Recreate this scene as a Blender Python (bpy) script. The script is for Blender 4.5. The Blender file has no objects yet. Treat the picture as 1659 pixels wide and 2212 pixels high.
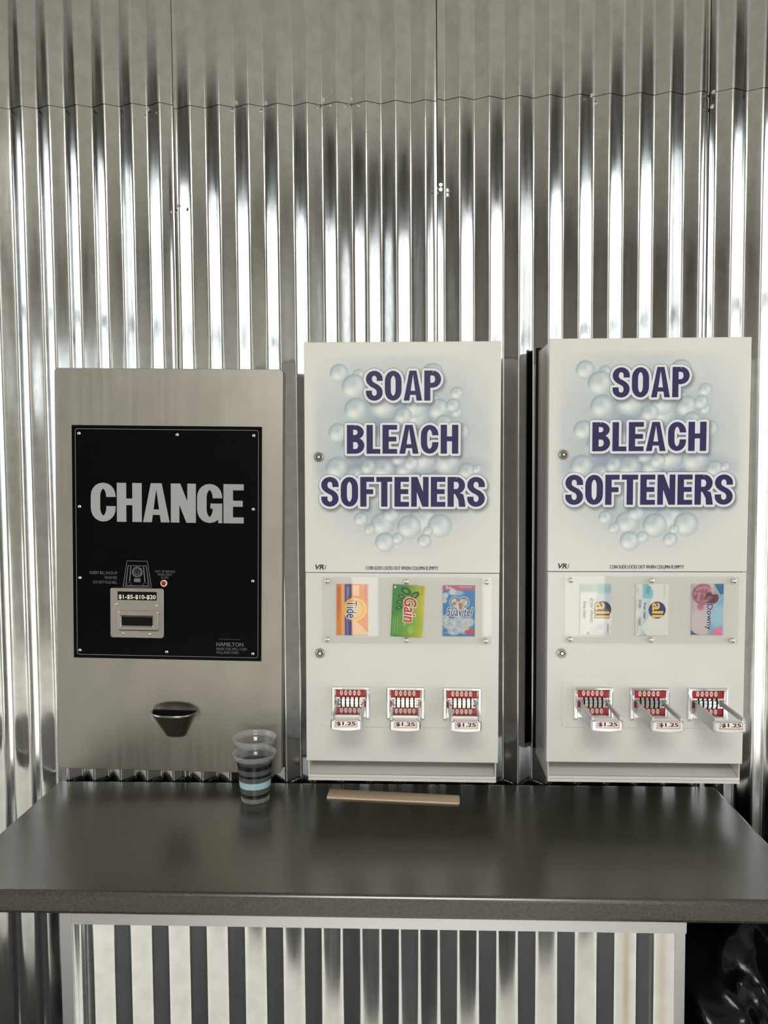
import bpy, bmesh, math, random
import numpy as np
from mathutils import Vector, Matrix, Euler
from mathutils.geometry import delaunay_2d_cdt
random.seed(4)
S = bpy.context.scene
COL = S.collection

# ------------------------------------------------------------------ camera
CAM = Vector((0.0, -1.8, 1.63))
F_PX, YAW, PITCH, ROLL = 1706.3, -0.03835, -0.05384, -0.00673
fw = Vector((math.sin(YAW)*math.cos(PITCH), math.cos(YAW)*math.cos(PITCH), math.sin(PITCH)))
rt0 = Vector((math.cos(YAW), -math.sin(YAW), 0)); up0 = rt0.cross(fw)
rt = rt0*math.cos(ROLL)+up0*math.sin(ROLL); up = -rt0*math.sin(ROLL)+up0*math.cos(ROLL)
cd = bpy.data.cameras.new('camera'); cam = bpy.data.objects.new('camera', cd); COL.objects.link(cam)
cam.matrix_world = Matrix(((rt.x, up.x, -fw.x, CAM.x), (rt.y, up.y, -fw.y, CAM.y), (rt.z, up.z, -fw.z, CAM.z), (0, 0, 0, 1)))
cd.sensor_fit = 'VERTICAL'; cd.sensor_height = 36; cd.lens = 36*F_PX/2212; cd.clip_start = 0.02
S.camera = cam

# ------------------------------------------------------------------ world, lights, exposure
S.view_settings.view_transform = 'Standard'; S.view_settings.look = 'None'
S.view_settings.gamma = 1; S.view_settings.use_curve_mapping = False
S.view_settings.exposure = -0.22
w = bpy.data.worlds.new('world'); S.world = w; w.use_nodes = True
nt = w.node_tree; bg = nt.nodes['Background']
tc = nt.nodes.new('ShaderNodeTexCoord'); sp = nt.nodes.new('ShaderNodeSeparateXYZ'); rp = nt.nodes.new('ShaderNodeValToRGB')
mp = nt.nodes.new('ShaderNodeMapRange'); mp.inputs[1].default_value = -0.3; mp.inputs[2].default_value = 0.5
nt.links.new(tc.outputs['Generated'], sp.inputs[0]); nt.links.new(sp.outputs[2], mp.inputs[0]); nt.links.new(mp.outputs[0], rp.inputs[0])
rp.color_ramp.elements[0].color = (0.86, 0.84, 0.78, 1); rp.color_ramp.elements[0].position = 0.3
rp.color_ramp.elements[1].color = (0.93, 1.0, 1.03, 1); rp.color_ramp.elements[1].position = 0.42
nt.links.new(rp.outputs[0], bg.inputs[0])
# the sky is brighter on the sunny side, beyond the shopfront (towards -y)
sun_side = nt.nodes.new('ShaderNodeMapRange'); sun_side.inputs[1].default_value = 0.55; sun_side.inputs[2].default_value = 0.9
sun_side.inputs[3].default_value = 3.7; sun_side.inputs[4].default_value = 4.5
neg = nt.nodes.new('ShaderNodeMath'); neg.operation = 'MULTIPLY'; neg.inputs[1].default_value = -1
nt.links.new(sp.outputs[1], neg.inputs[0]); nt.links.new(neg.outputs[0], sun_side.inputs[0]); nt.links.new(sun_side.outputs[0], bg.inputs[1])

RX0, RX1, RY0, RZ1 = -3.2, 3.0, -5.6, 3.8     # the room: x from RX0 to RX1, front wall at RY0, ceiling at RZ1
def area(name, loc, rot, sx, sy, power, color=(1, 1, 1), portal=False):
    l = bpy.data.lights.new(name, 'AREA'); l.shape = 'RECTANGLE'; l.size = sx; l.size_y = sy; l.energy = power; l.color = color
    if portal: l.cycles.is_portal = True
    o = bpy.data.objects.new(name, l); COL.objects.link(o); o.location = loc; o.rotation_euler = rot
    return o
WIN_SIDE = (-2.3, -0.2, 0.1, 3.35)      # y0, y1, z0, z1 of the glazing in both end walls
WIN_FRONT = [(-0.60, -0.30, 0.05, 1.10), (0.58, 1.74, 0.05, 1.10), (2.25, 2.95, 2.15, 2.9)]     # x0, x1, z0, z1 of the openings behind the camera
WIN_RIGHT_Y0 = -2.9                      # the right-hand glazing runs further forward
y0, y1, z0, z1 = WIN_SIDE
area('daylight_portal', (RX0-0.06, (y0+y1)/2, (z0+z1)/2), (0, -math.pi/2, 0), z1-z0, y1-y0, 1, portal=True)
y0 = WIN_RIGHT_Y0
area('daylight_portal', (RX1+0.06, (y0+y1)/2, (z0+z1)/2), (0, math.pi/2, 0), z1-z0, y1-y0, 1, portal=True)
for x0, x1, z0, z1 in WIN_FRONT:
    area('daylight_portal', ((x0+x1)/2, RY0-0.06, (z0+z1)/2), (math.pi/2, 0, 0), x1-x0, z1-z0, 1, portal=True)
# added ceiling lamp, kept out of sight, that brightens the cabinet fronts
for (x, y, p_) in ((0.0, -4.4, 170),):
    area('added_ceiling_lamp', (x, y, RZ1-0.05), (0, 0, 0), 1.5, 1.5, p_, (1.0, 0.97, 0.92))

# ------------------------------------------------------------------ helpers
def sl(c):
    return tuple((v/12.92 if v <= 0.04045 else ((v+0.055)/1.055)**2.4) for v in c)
def rgb(r, g, b): return sl((r/255, g/255, b/255))
def mat(name, col, rough=0.5, metal=0.0, spec=0.5, **k):
    m = bpy.data.materials.new(name); m.use_nodes = True
    b = m.node_tree.nodes['Principled BSDF']
    b.inputs['Base Color'].default_value = (*col, 1); b.inputs['Roughness'].default_value = rough
    b.inputs['Metallic'].default_value = metal; b.inputs['Specular IOR Level'].default_value = spec
    for kk, v in k.items(): b.inputs[kk.replace('_', ' ')].default_value = v
    return m
def nodes(m): return m.node_tree.nodes, m.node_tree.links, m.node_tree.nodes['Principled BSDF']
def noise(m, scale, stretch=(1, 1, 1), detail=3, coord='Object'):
    N, L, b = nodes(m)
    t = N.new('ShaderNodeTexCoord'); mpp = N.new('ShaderNodeMapping'); n = N.new('ShaderNodeTexNoise')
    mpp.inputs['Scale'].default_value = stretch; n.inputs['Scale'].default_value = scale; n.inputs['Detail'].default_value = detail
    L.new(t.outputs[coord], mpp.inputs[0]); L.new(mpp.outputs[0], n.inputs['Vector'])
    return n
def ramp(m, src, a, b_, pa=0.3, pb=0.7):
    N, L, b = nodes(m); r = N.new('ShaderNodeValToRGB')
    r.color_ramp.elements[0].color = (*a, 1); r.color_ramp.elements[1].color = (*b_, 1)
    r.color_ramp.elements[0].position = pa; r.color_ramp.elements[1].position = pb
    L.new(src, r.inputs[0]); return r.outputs[0]
def maprange(m, src, lo, hi, a=0.3, b_=0.7):
    N, L, b = nodes(m); r = N.new('ShaderNodeMapRange')
    r.inputs[1].default_value = a; r.inputs[2].default_value = b_; r.inputs[3].default_value = lo; r.inputs[4].default_value = hi
    L.new(src, r.inputs[0]); return r.outputs[0]
def bump(m, src, strength, dist=0.001):
    N, L, b = nodes(m); u = N.new('ShaderNodeBump'); u.inputs['Strength'].default_value = strength; u.inputs['Distance'].default_value = dist
    L.new(src, u.inputs['Height']); L.new(u.outputs[0], b.inputs['Normal']); return u

# ---- materials
def galvanised(name, c0, c1, r0, r1):
    m = mat(name, c0, 0.2, 1.0); N, L, b = nodes(m)
    n1 = noise(m, 60, (1, 1, 0.06), 4)           # drawn streaks along the sheet
    n2 = noise(m, 45, (1, 1, 0.8), 5)            # zinc spangle
    L.new(ramp(m, n2.outputs[0], c0, c1), b.inputs['Base Color'])
    L.new(maprange(m, n1.outputs[0], r0, r1), b.inputs['Roughness'])
    n3 = noise(m, 55, (1, 1, 0.35), 4)
    bump(m, n3.outputs[0], 0.06, 0.001)
    return m
RUST = [(0.3667+0.075, 0.008), (0.4295+0.075, 0.009)]      # metres from the middle of the base, and half width
M_GALV = galvanised('galvanised_sheet', (0.49, 0.49, 0.47), (0.58, 0.58, 0.565), 0.08, 0.17)
M_GALV2 = galvanised('galvanised_cladding', (0.70, 0.70, 0.68), (0.80, 0.80, 0.78), 0.10, 0.18)
N, L, b = nodes(M_GALV2)     # two rust runs near the right-hand end of the cladding
tcr = N.new('ShaderNodeTexCoord'); sxr = N.new('ShaderNodeSeparateXYZ'); L.new(tcr.outputs['Object'], sxr.inputs[0])
nr = noise(M_GALV2, 9, (1, 1, 0.5), 3); prev = b.inputs['Base Color'].links[0].from_socket
for (xr, wr) in RUST:
    d1 = N.new('ShaderNodeMath'); d1.operation = 'SUBTRACT'; L.new(sxr.outputs[0], d1.inputs[0]); d1.inputs[1].default_value = xr
    d2 = N.new('ShaderNodeMath'); d2.operation = 'ABSOLUTE'; L.new(d1.outputs[0], d2.inputs[0])
    m1 = maprange(M_GALV2, d2.outputs[0], 1.0, 0.0, 0.0, wr); m2 = N.new('ShaderNodeMath'); m2.operation = 'MULTIPLY'; L.new(m1, m2.inputs[0]); L.new(maprange(M_GALV2, nr.outputs[0], 0.35, 1.0, 0.35, 0.6), m2.inputs[1])
    mixr = N.new('ShaderNodeMixRGB'); L.new(m2.outputs[0], mixr.inputs[0]); L.new(prev, mixr.inputs[1]); mixr.inputs[2].default_value = (0.58, 0.46, 0.31, 1); prev = mixr.outputs[0]
L.new(prev, b.inputs['Base Color'])
M_TRIM = mat('aluminium_trim', (0.70, 0.70, 0.70), 0.42, 1.0)
M_STEEL = mat('brushed_stainless', (0.45, 0.43, 0.39), 0.36, 1.0)
N, L, b = nodes(M_STEEL)
n = noise(M_STEEL, 90, (1, 1, 0.03), 3); L.new(maprange(M_STEEL, n.outputs[0], 0.36, 0.41), b.inputs['Roughness'])
n = noise(M_STEEL, 12, (1, 1, 0.7), 6); L.new(ramp(M_STEEL, n.outputs[0], (0.415, 0.395, 0.358), (0.485, 0.46, 0.415)), b.inputs['Base Color'])
M_WHITE = mat('white_enamel', (0.67, 0.655, 0.622), 0.18, 0.0, 0.5)
M_PRINT = mat('printed_film', (0.8, 0.8, 0.8), 0.22, 0.0, 0.5)
M_PACK = mat('printed_packet', (0.8, 0.8, 0.8), 0.4, 0.0, 0.4)
for m in (M_PRINT, M_PACK):
    N, L, b = nodes(m); a = N.new('ShaderNodeVertexColor'); a.layer_name = 'ink'; L.new(a.outputs[0], b.inputs['Base Color'])
M_CHROME = mat('chrome', (0.80, 0.80, 0.80), 0.07, 1.0)
M_LOCK = mat('lock_nickel', (0.34, 0.33, 0.30), 0.22, 1.0)
M_SATIN = mat('satin_zinc', (0.56, 0.57, 0.58), 0.38, 1.0)
M_BLACKAC = mat('black_acrylic', (0.003, 0.0035, 0.004), 0.12, 0.0, 0.06)
M_BLACK = mat('black_paint', (0.006, 0.006, 0.007), 0.5, 0.0, 0.1)
M_RED = mat('red_enamel', rgb(176, 30, 40), 0.3)
M_LED = mat('red_lens', rgb(170, 8, 12), 0.15)
M_NAVY = mat('navy_ink', rgb(46, 39, 84), 0.3, 0, 0.35)
M_INKWHITE = mat('white_ink', rgb(214, 217, 219), 0.25)
M_INKDARK = mat('dark_ink', rgb(34, 36, 48), 0.3)
M_GREYINK = mat('grey_ink', rgb(160, 161, 162), 0.45, 0, 0.3)
M_FAINT = mat('faint_grey_ink', rgb(104, 106, 106), 0.5)
M_LABEL = mat('white_label', rgb(240, 232, 224), 0.35)
M_COUNTER = mat('olive_laminate', (0.045, 0.042, 0.032), 0.26, 0.0, 0.95)
n = noise(M_COUNTER, 260, (1, 1, 1), 3); N, L, b = nodes(M_COUNTER)
L.new(ramp(M_COUNTER, n.outputs[0], (0.020, 0.019, 0.011), (0.050, 0.047, 0.030)), b.inputs['Base Color'])
n2 = noise(M_COUNTER, 420, (1, 1, 1), 2); bump(M_COUNTER, n2.outputs[0], 0.10, 0.0003)
M_WOOD = mat('pale_wood', rgb(186, 160, 130), 0.6)
n = noise(M_WOOD, 30, (0.06, 1, 1), 5); N, L, b = nodes(M_WOOD)
L.new(ramp(M_WOOD, n.outputs[0], rgb(214, 188, 156), rgb(236, 212, 182)), b.inputs['Base Color'])
M_BAG = mat('black_polythene', (0.004, 0.004, 0.0045), 0.2, 0.0, 0.25)
n = noise(M_BAG, 22, (1, 1, 1), 4); bump(M_BAG, n.outputs[0], 0.15, 0.003)
M_FLOOR = mat('floor_tile', (0.82, 0.80, 0.76), 0.3)
M_MAT = mat('added_mat_black', (0.02, 0.02, 0.02), 0.7)
M_CEIL = mat('ceiling_board', (0.56, 0.55, 0.51), 0.9)
M_PLASTER = mat('painted_plaster', (0.46, 0.455, 0.425), 0.85)
M_HEADER = mat('dark_header_board', (0.14, 0.14, 0.12), 0.8)
M_ENDWALL = mat('dark_end_wall', (0.20, 0.195, 0.18), 0.85)
M_FRAME = mat('dark_window_frame', (0.03, 0.03, 0.03), 0.4)
M_PAPER = mat('paper', rgb(232, 225, 214), 0.7)
M_LAMPBOX = mat('lamp_housing', (0.7, 0.7, 0.7), 0.5)
def thin_clear(name, tint, refl_rough, base=0.04, diff=0.0):
    m = bpy.data.materials.new(name); m.use_nodes = True; N = m.node_tree.nodes; L = m.node_tree.links
    N.remove(N['Principled BSDF']); out = N['Material Output']
    t = N.new('ShaderNodeBsdfTransparent'); t.inputs[0].default_value = (*tint, 1)
    g = N.new('ShaderNodeBsdfGlossy'); g.inputs['Roughness'].default_value = refl_rough
    lw_ = N.new('ShaderNodeLayerWeight'); pw = N.new('ShaderNodeMath'); pw.operation = 'POWER'; pw.inputs[1].default_value = 5; L.new(lw_.outputs['Facing'], pw.inputs[0])
    lw_.inputs[0].default_value = 0.5; f = N.new('ShaderNodeMath'); f.operation = 'MULTIPLY_ADD'; L.new(pw.outputs[0], f.inputs[0]); f.inputs[1].default_value = 1-base; f.inputs[2].default_value = base
    mx = N.new('ShaderNodeMixShader'); L.new(f.outputs[0], mx.inputs[0]); L.new(t.outputs[0], mx.inputs[1]); L.new(g.outputs[0], mx.inputs[2])
    last = mx
    if diff:
        d = N.new('ShaderNodeBsdfDiffuse'); d.inputs[0].default_value = (0.8, 0.8, 0.8, 1)
        m2 = N.new('ShaderNodeMixShader'); m2.inputs[0].default_value = diff; L.new(mx.outputs[0], m2.inputs[1]); L.new(d.outputs[0], m2.inputs[2]); last = m2
    L.new(last.outputs[0], out.inputs[0]); return m
M_ACRYLIC = thin_clear('clear_acrylic', (0.985, 0.985, 0.98), 0.03)
M_CUP = thin_clear('clear_cup_plastic', (0.95, 0.955, 0.955), 0.05, diff=0.03)
M_CUPRIM = thin_clear('clear_cup_rim', (0.86, 0.87, 0.87), 0.05, diff=0.2)
M_BANDDARK = mat('dark_cup_refraction', (0.012, 0.012, 0.012), 0.25)  # dark refraction of the stacked cups, put in as colour
M_BANDGREY = mat('grey_cup_refraction', (0.09, 0.095, 0.095), 0.2)  # grey tone of that refraction, likewise put into the colour
M_BANDBLUE = mat('pale_blue_cup_print', rgb(172, 205, 210), 0.35)

# ---- mesh helpers
def link(name, me, m=None, parent=None):
    o = bpy.data.objects.new(name, me); COL.objects.link(o)
    if m is not None:
        for mm in (m if isinstance(m, (list, tuple)) else [m]): me.materials.append(mm)
    if parent is not None: o.parent = parent
    return o
def bm_obj(name, bm, m=None, parent=None, smooth=False):
    me = bpy.data.meshes.new(name); bm.normal_update(); bm.to_mesh(me); bm.free()
    if smooth:
        for p in me.polygons: p.use_smooth = True
    return link(name, me, m, parent)
def raw(name, V, Fc, m=None, parent=None, smooth=False, mi=None):
    me = bpy.data.meshes.new(name); me.from_pydata([tuple(v) for v in V], [], [tuple(f) for f in Fc]); me.update()
    o = link(name, me, m, parent)
    if smooth: me.polygons.foreach_set('use_smooth', [True]*len(me.polygons))
    if mi is not None: me.polygons.foreach_set('material_index', mi)
    return o
def add_box(bm, x0, x1, y0, y1, z0, z1, bev=0.0, seg=2, mi=0):
    x0, x1 = min(x0, x1), max(x0, x1); y0, y1 = min(y0, y1), max(y0, y1); z0, z1 = min(z0, z1), max(z0, z1)
    v = [bm.verts.new(p) for p in ((x0, y0, z0), (x1, y0, z0), (x1, y1, z0), (x0, y1, z0), (x0, y0, z1), (x1, y0, z1), (x1, y1, z1), (x0, y1, z1))]
    fs = [bm.faces.new([v[i] for i in q]) for q in ((3, 2, 1, 0), (4, 5, 6, 7), (0, 1, 5, 4), (1, 2, 6, 5), (2, 3, 7, 6), (3, 0, 4, 7))]
    for f in fs: f.material_index = mi
    if bev:
        es = list({e for f in fs for e in f.edges})
        r = bmesh.ops.bevel(bm, geom=es, offset=bev, segments=seg, affect='EDGES', profile=0.5)
        for f in r['faces']: f.material_index = mi
def empty(name, loc, r=0.0):
    o = bpy.data.objects.new(name, None); COL.objects.link(o); o.location = loc; o.rotation_euler = (0, -r, 0); o.empty_display_size = 0.05
    return o
def tag(o, label=None, cat=None, group=None, kind=None):
    for k, v in (('label', label), ('category', cat), ('group', group), ('kind', kind)):
        if v: o[k] = v
    return o
def rrect(u0, u1, v0, v1, r, seg=6):
    pts = []
    for (cx, cy, a0) in ((u1-r, v1-r, 0), (u0+r, v1-r, 90), (u0+r, v0+r, 180), (u1-r, v0+r, 270)):
        for i in range(seg+1):
            a = math.radians(a0+90*i/seg); pts.append((cx+r*math.cos(a), cy+r*math.sin(a)))
    return pts

class Panel:
    """Local millimetre frame of a wall-hung machine: u right from its left edge, v down from its top, d out from the wall."""
    def __init__(s, root, W, Vb): s.root, s.W, s.Vb = root, W, Vb
    def p(s, u, v, d): return ((u-s.W/2)/1000, -d/1000, (s.Vb-v)/1000)
    def box(s, bm, u0, u1, v0, v1, d0, d1, bev=0.0, seg=2, mi=0):
        a = s.p(u0, v0, d0); c = s.p(u1, v1, d1); add_box(bm, a[0], c[0], a[1], c[1], a[2], c[2], bev/1000, seg, mi)
    def slab(s, bm, outline, d0, d1, mi=0, bev=0.0):
        """A plate of the given (u, v) outline between two depths."""
        n = len(outline)
        if bev:
            cu = sum(q[0] for q in outline)/n; cv = sum(q[1] for q in outline)/n
            hw = max(abs(q[0]-cu) for q in outline); hv = max(abs(q[1]-cv) for q in outline)
            ins = [(cu+(q[0]-cu)*(1-bev/hw), cv+(q[1]-cv)*(1-bev/hv)) for q in outline]
            rings = [(outline, d0), (outline, d1-bev), (ins, d1)]
        else: rings = [(outline, d0), (outline, d1)]
        R = [[bm.verts.new(s.p(q[0], q[1], d)) for q in o] for o, d in rings]
        fs = []
        for a, c in zip(R, R[1:]):
            for i in range(n): fs.append(bm.faces.new((a[i], a[(i+1) % n], c[(i+1) % n], c[i])))
        fs.append(bm.faces.new(R[-1])); fs.append(bm.faces.new(R[0][::-1]))
        for f in fs: f.material_index = mi
        bmesh.ops.recalc_face_normals(bm, faces=fs)
    def cyl(s, bm, u, v, r, d0, d1, seg=20, dome=0.0, mi=0, r1=None):
        rings = [(r, d0), (r if r1 is None else r1, d1)]
        if dome: rings += [(r*0.75, d1+dome*0.6), (r*0.4, d1+dome*0.93), (r*0.12, d1+dome)]
        R = [[bm.verts.new(s.p(u+rr*math.cos(2*math.pi*i/seg), v+rr*math.sin(2*math.pi*i/seg), d)) for i in range(seg)] for rr, d in rings]
        fs = []
        for a, c in zip(R, R[1:]):
            for i in range(seg): fs.append(bm.faces.new((a[i], a[(i+1) % seg], c[(i+1) % seg], c[i])))
        fs.append(bm.faces.new(R[-1])); fs.append(bm.faces.new(R[0][::-1]))
        for f in fs: f.material_index = mi; f.smooth = bool(dome)
        bmesh.ops.recalc_face_normals(bm, faces=fs)

# ---- flat lettering: built-in font for small text, drawn glyphs for the heavy condensed capitals
def font_mesh(body, bold=0.0, shear=0.0, spacing=1.0):
    c = bpy.data.curves.new('tmp', 'FONT'); c.body = body; c.size = 1; c.offset = bold; c.shear = shear; c.space_character = spacing; c.resolution_u = 3; c.fill_mode = 'FRONT'
    o = bpy.data.objects.new('tmp', c); COL.objects.link(o)
    bpy.context.view_layer.update()
    me = bpy.data.meshes.new_from_object(o.evaluated_get(bpy.context.evaluated_depsgraph_get()))
    V = np.array([v.co[:2] for v in me.vertices]); Fc = [list(p.vertices) for p in me.polygons]
    bpy.data.objects.remove(o); bpy.data.curves.remove(c); bpy.data.meshes.remove(me)
    return V, Fc
class Ink:
    """Collects flat printed shapes on a Panel into one mesh with several inks."""
    def __init__(s, P): s.P = P; s.V = []; s.F = []; s.mi = []
    def poly(s, pts, d, mi=0):
        b0 = len(s.V); s.V += [s.P.p(u, v, d) for u, v in pts]
        s.F.append(list(range(b0, b0+len(pts)))); s.mi.append(mi)
    def tris(s, V, Fc, d, mi=0):
        b0 = len(s.V); s.V += [s.P.p(u, v, d) for u, v in V]
        for f in Fc: s.F.append([b0+i for i in f]); s.mi.append(mi)
    def text(s, body, u0, u1, v0, v1, d, mi=0, bold=0.0, shear=0.0, rot=0, spacing=1.0):
        """Fits the text to the box; rot=90 reads downward."""
        V, Fc = font_mesh(body, bold, shear, spacing)
        lo, hi = V.min(0), V.max(0); T = (V-lo)/(hi-lo)
        if rot == 90: q = [(u1-(u1-u0)*t[1]*1.0-0 if False else u0+(u1-u0)*t[1], v0+(v1-v0)*t[0]) for t in T]
        else: q = [(u0+(u1-u0)*t[0], v1-(v1-v0)*t[1]) for t in T]
        s.tris(q, Fc, d, mi)
    def ring(s, outline_a, outline_b, d, mi=0):
        n = len(outline_a)
        for i in range(n): s.poly([outline_a[i], outline_a[(i+1) % n], outline_b[(i+1) % n], outline_b[i]], d, mi)
    def disc(s, u, v, ru, rv, d, mi=0, seg=20):
        s.poly([(u+ru*math.cos(2*math.pi*i/seg), v+rv*math.sin(2*math.pi*i/seg)) for i in range(seg)], d, mi)
    def build(s, name, mats, parent):
        # every printed shape faces out of the panel
        F2 = []
        for f in s.F:
            a, b_, c = (Vector(s.V[f[0]]), Vector(s.V[f[1]]), Vector(s.V[f[2]]))
            k = 0
            nrm = Vector((0, 0, 0))
            for i in range(len(f)):
                p, q = Vector(s.V[f[i]]), Vector(s.V[f[(i+1) % len(f)]]); nrm += p.cross(q)
            F2.append(f if nrm.y < 0 else f[::-1])
        return raw(name, s.V, F2, mats, parent, mi=s.mi)

def strip(path, tx, ty, closed=False):
    """Quads along a path drawn with an elliptical pen (tx wide for stems, ty for bars)."""
    n = len(path); L_ = []; R_ = []
    for i, (x, y) in enumerate(path):
        a = path[(i-1) % n] if (closed or i > 0) else path[i]; c = path[(i+1) % n] if (closed or i < n-1) else path[i]
        dx, dy = c[0]-a[0], c[1]-a[1]; l = math.hypot(dx, dy) or 1; nx, ny = -dy/l, dx/l
        L_.append((x+nx*tx/2, y+ny*ty/2)); R_.append((x-nx*tx/2, y-ny*ty/2))
    return [[L_[i], L_[(i+1) % n], R_[(i+1) % n], R_[i]] for i in range(n if closed else n-1)]
def earc(cx, cy, rx, ry, a0, a1, n=10): return [(cx+rx*math.cos(math.radians(a0+(a1-a0)*i/n)), cy+ry*math.sin(math.radians(a0+(a1-a0)*i/n))) for i in range(n+1)]
def R4(x0, y0, x1, y1): return [(x0, y0), (x1, y0), (x1, y1), (x0, y1)]
def glyph(ch, t=0.215, bb=0.165, w=0.60):
    """Heavy condensed grotesque capital on a unit cap height; returns (polygons, advance width)."""
    h = t/2; k = bb/2
    if ch == 'O' or ch == 'C' or ch == 'G':
        ry = 0.27; rx = w/2-h
        if ch == 'O':
            return strip(earc(w/2, 1-k-ry, rx, ry, 0, 180)+earc(w/2, k+ry, rx, ry, 180, 360), t, bb, True), w
        top = [(w-h, 0.635)]+earc(w/2, 1-k-ry, rx, ry, 0, 180)
        bot = earc(w/2, k+ry, rx, ry, 180, 360)
        if ch == 'C': return strip(top+bot+[(w-h, 0.40)], t, bb), w
        return strip(top+bot+[(w-h, 0.40)], t, bb)+[R4(w-t*0.42, 0, w, 0.33), R4(w*0.53, 0.37, w, 0.50), R4(w-t, 0.2, w, 0.50)], w
    if ch == 'S':
        rx = w/2-h
        p = [(w-h, 0.66)]+earc(w/2, 0.735, rx, 1-k-0.735, 0, 180, 12)+[(h, 0.69), (h+0.03, 0.62), (w*0.34, 0.555), (w*0.66, 0.455), (w-h-0.03, 0.385), (w-h, 0.31)]
        p += earc(w/2, 0.265, rx, 0.265-k, 0, -180, 12)+[(h, 0.34)]
        return strip(p, t, bb), w
    if ch == 'A':
        w = 0.66; s_ = t*0.93
        return [[(0, 0), (s_, 0), (w/2+0.02, 1), (w/2-s_*0.62, 1)], [(w, 0), (w-s_, 0), (w/2-0.02, 1), (w/2+s_*0.62, 1)], R4(0.17, 0.19, w-0.17, 0.33)], w
    if ch == 'H': return [R4(0, 0, t, 1), R4(w-t, 0, w, 1), R4(t-0.01, 0.43, w-t+0.01, 0.60)], w
    if ch == 'N': return [R4(0, 0, t*0.9, 1), R4(w-t*0.9, 0, w, 1), [(0, 1), (t*1.0, 1), (w, 0), (w-t*1.0, 0)]], w
    if ch == 'E': w = 0.50; return [R4(0, 0, t, 1), R4(0, 1-bb, w, 1), R4(0, 0, w, bb), R4(0, 0.425, w*0.95, 0.425+bb)], w
    if ch == 'F': w = 0.48; return [R4(0, 0, t, 1), R4(0, 1-bb, w, 1), R4(0, 0.42, w*0.93, 0.42+bb)], w
    if ch == 'L': w = 0.47; return [R4(0, 0, t, 1), R4(0, 0, w, bb)], w
    if ch == 'T': w = 0.55; return [R4(w/2-h, 0, w/2+h, 1), R4(0, 1-bb, w, 1)], w
    if ch in 'PR':
        bowl = [(t*0.5, 1-k), (w*0.5, 1-k)]+earc(w*0.5, 0.715, w*0.5-h, 0.285-k, 90, -90)+[(t*0.5, 0.43+k)]
        P_ = [R4(0, 0, t, 1)]+strip(bowl, t, bb)
        if ch == 'R': P_ += [[(w*0.45, 0.5), (w-0.06, 0.42), (w-0.01, 0.2), (w+0.015, 0), (w-t+0.005, 0), (w-t-0.015, 0.22), (w*0.42, 0.44)]]
        return P_, w
    if ch == 'B':
        b1 = [(t*0.5, 1-k), (w*0.46, 1-k)]+earc(w*0.46, 0.745, w*0.51-h, 0.255-k, 90, -90)+[(t*0.5, 0.49+k)]
        b2 = [(t*0.5, 0.57-k), (w*0.5, 0.57-k)]+earc(w*0.5, 0.285, w*0.5-h, 0.285-k, 90, -90)+[(t*0.5, k)]
        return [R4(0, 0, t, 1)]+strip(b1, t, bb)+strip(b2, t, bb), w
def hull(pts):
    pts = sorted(set((round(x, 5), round(y, 5)) for x, y in pts)); 
    def half(ps):
        o = []
        for p in ps:
            while len(o) > 1 and (o[-1][0]-o[-2][0])*(p[1]-o[-2][1])-(o[-1][1]-o[-2][1])*(p[0]-o[-2][0]) <= 0: o.pop()
            o.append(p)
        return o
    a = half(pts); c = half(pts[::-1]); return a[:-1]+c[:-1]
def word(txt, u0, u1, v0, v1, gap=0.055, **k):
    """Polygons of a word fitted to a box on the panel."""
    x = 0; out = []
    for ch in txt:
        P_, w_ = glyph(ch, **k); out.append([[(px+x, py) for px, py in q] for q in P_]); x += w_+gap
    x -= gap
    return [[[(u0+(u1-u0)*px/x, v1-(v1-v0)*py) for px, py in q] for q in L_] for L_ in out]      # one list of polygons per letter
def grow(polys, r, seg=10):
    o = []
    for q in polys:
        o.append(hull([(x+r*math.cos(2*math.pi*i/seg), y+r*math.sin(2*math.pi*i/seg)) for x, y in q for i in range(seg)]))
    return o
def letters(word_):
    V, Fc = [], []
    for L_ in word_:
        a, c = union(L_); n_ = len(V); V += a; Fc += [[i+n_ for i in f] for f in c]
    return V, Fc
def union(polys):
    """Union of overlapping polygons as clean triangles."""
    V = []; Fc = []; Q = [list(map(tuple, q)) for q in polys]; BX = [(min(p[0] for p in q), max(p[0] for p in q), min(p[1] for p in q), max(p[1] for p in q)) for q in Q]
    for q in polys:
        if q is None: continue
        a = sum(q[i][0]*q[(i+1) % len(q)][1]-q[(i+1) % len(q)][0]*q[i][1] for i in range(len(q)))
        if abs(a) < 1e-6: continue
        if a < 0: q = q[::-1]
        b0 = len(V); V += [Vector(p) for p in q]; Fc.append(list(range(b0, b0+len(q))))
    r = delaunay_2d_cdt(V, [], Fc, 1, 1e-4)
    P_ = [tuple(v) for v in r[0]]; keep = []
    for f in r[2]:      # a triangle stays when its middle lies in one of the shapes, so that counters stay open
        cx = sum(P_[i][0] for i in f)/len(f); cy = sum(P_[i][1] for i in f)/len(f)
        for q, bx in zip(Q, BX):
            if bx[0] <= cx <= bx[1] and bx[2] <= cy <= bx[3]:
                ins = False
                for (xa, ya), (xb, yb) in zip(q, q[1:]+q[:1]):
                    if (ya > cy) != (yb > cy) and cx < (xb-xa)*(cy-ya)/(yb-ya)+xa: ins = not ins
                if ins: keep.append(list(f)); break
    return P_, keep

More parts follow.
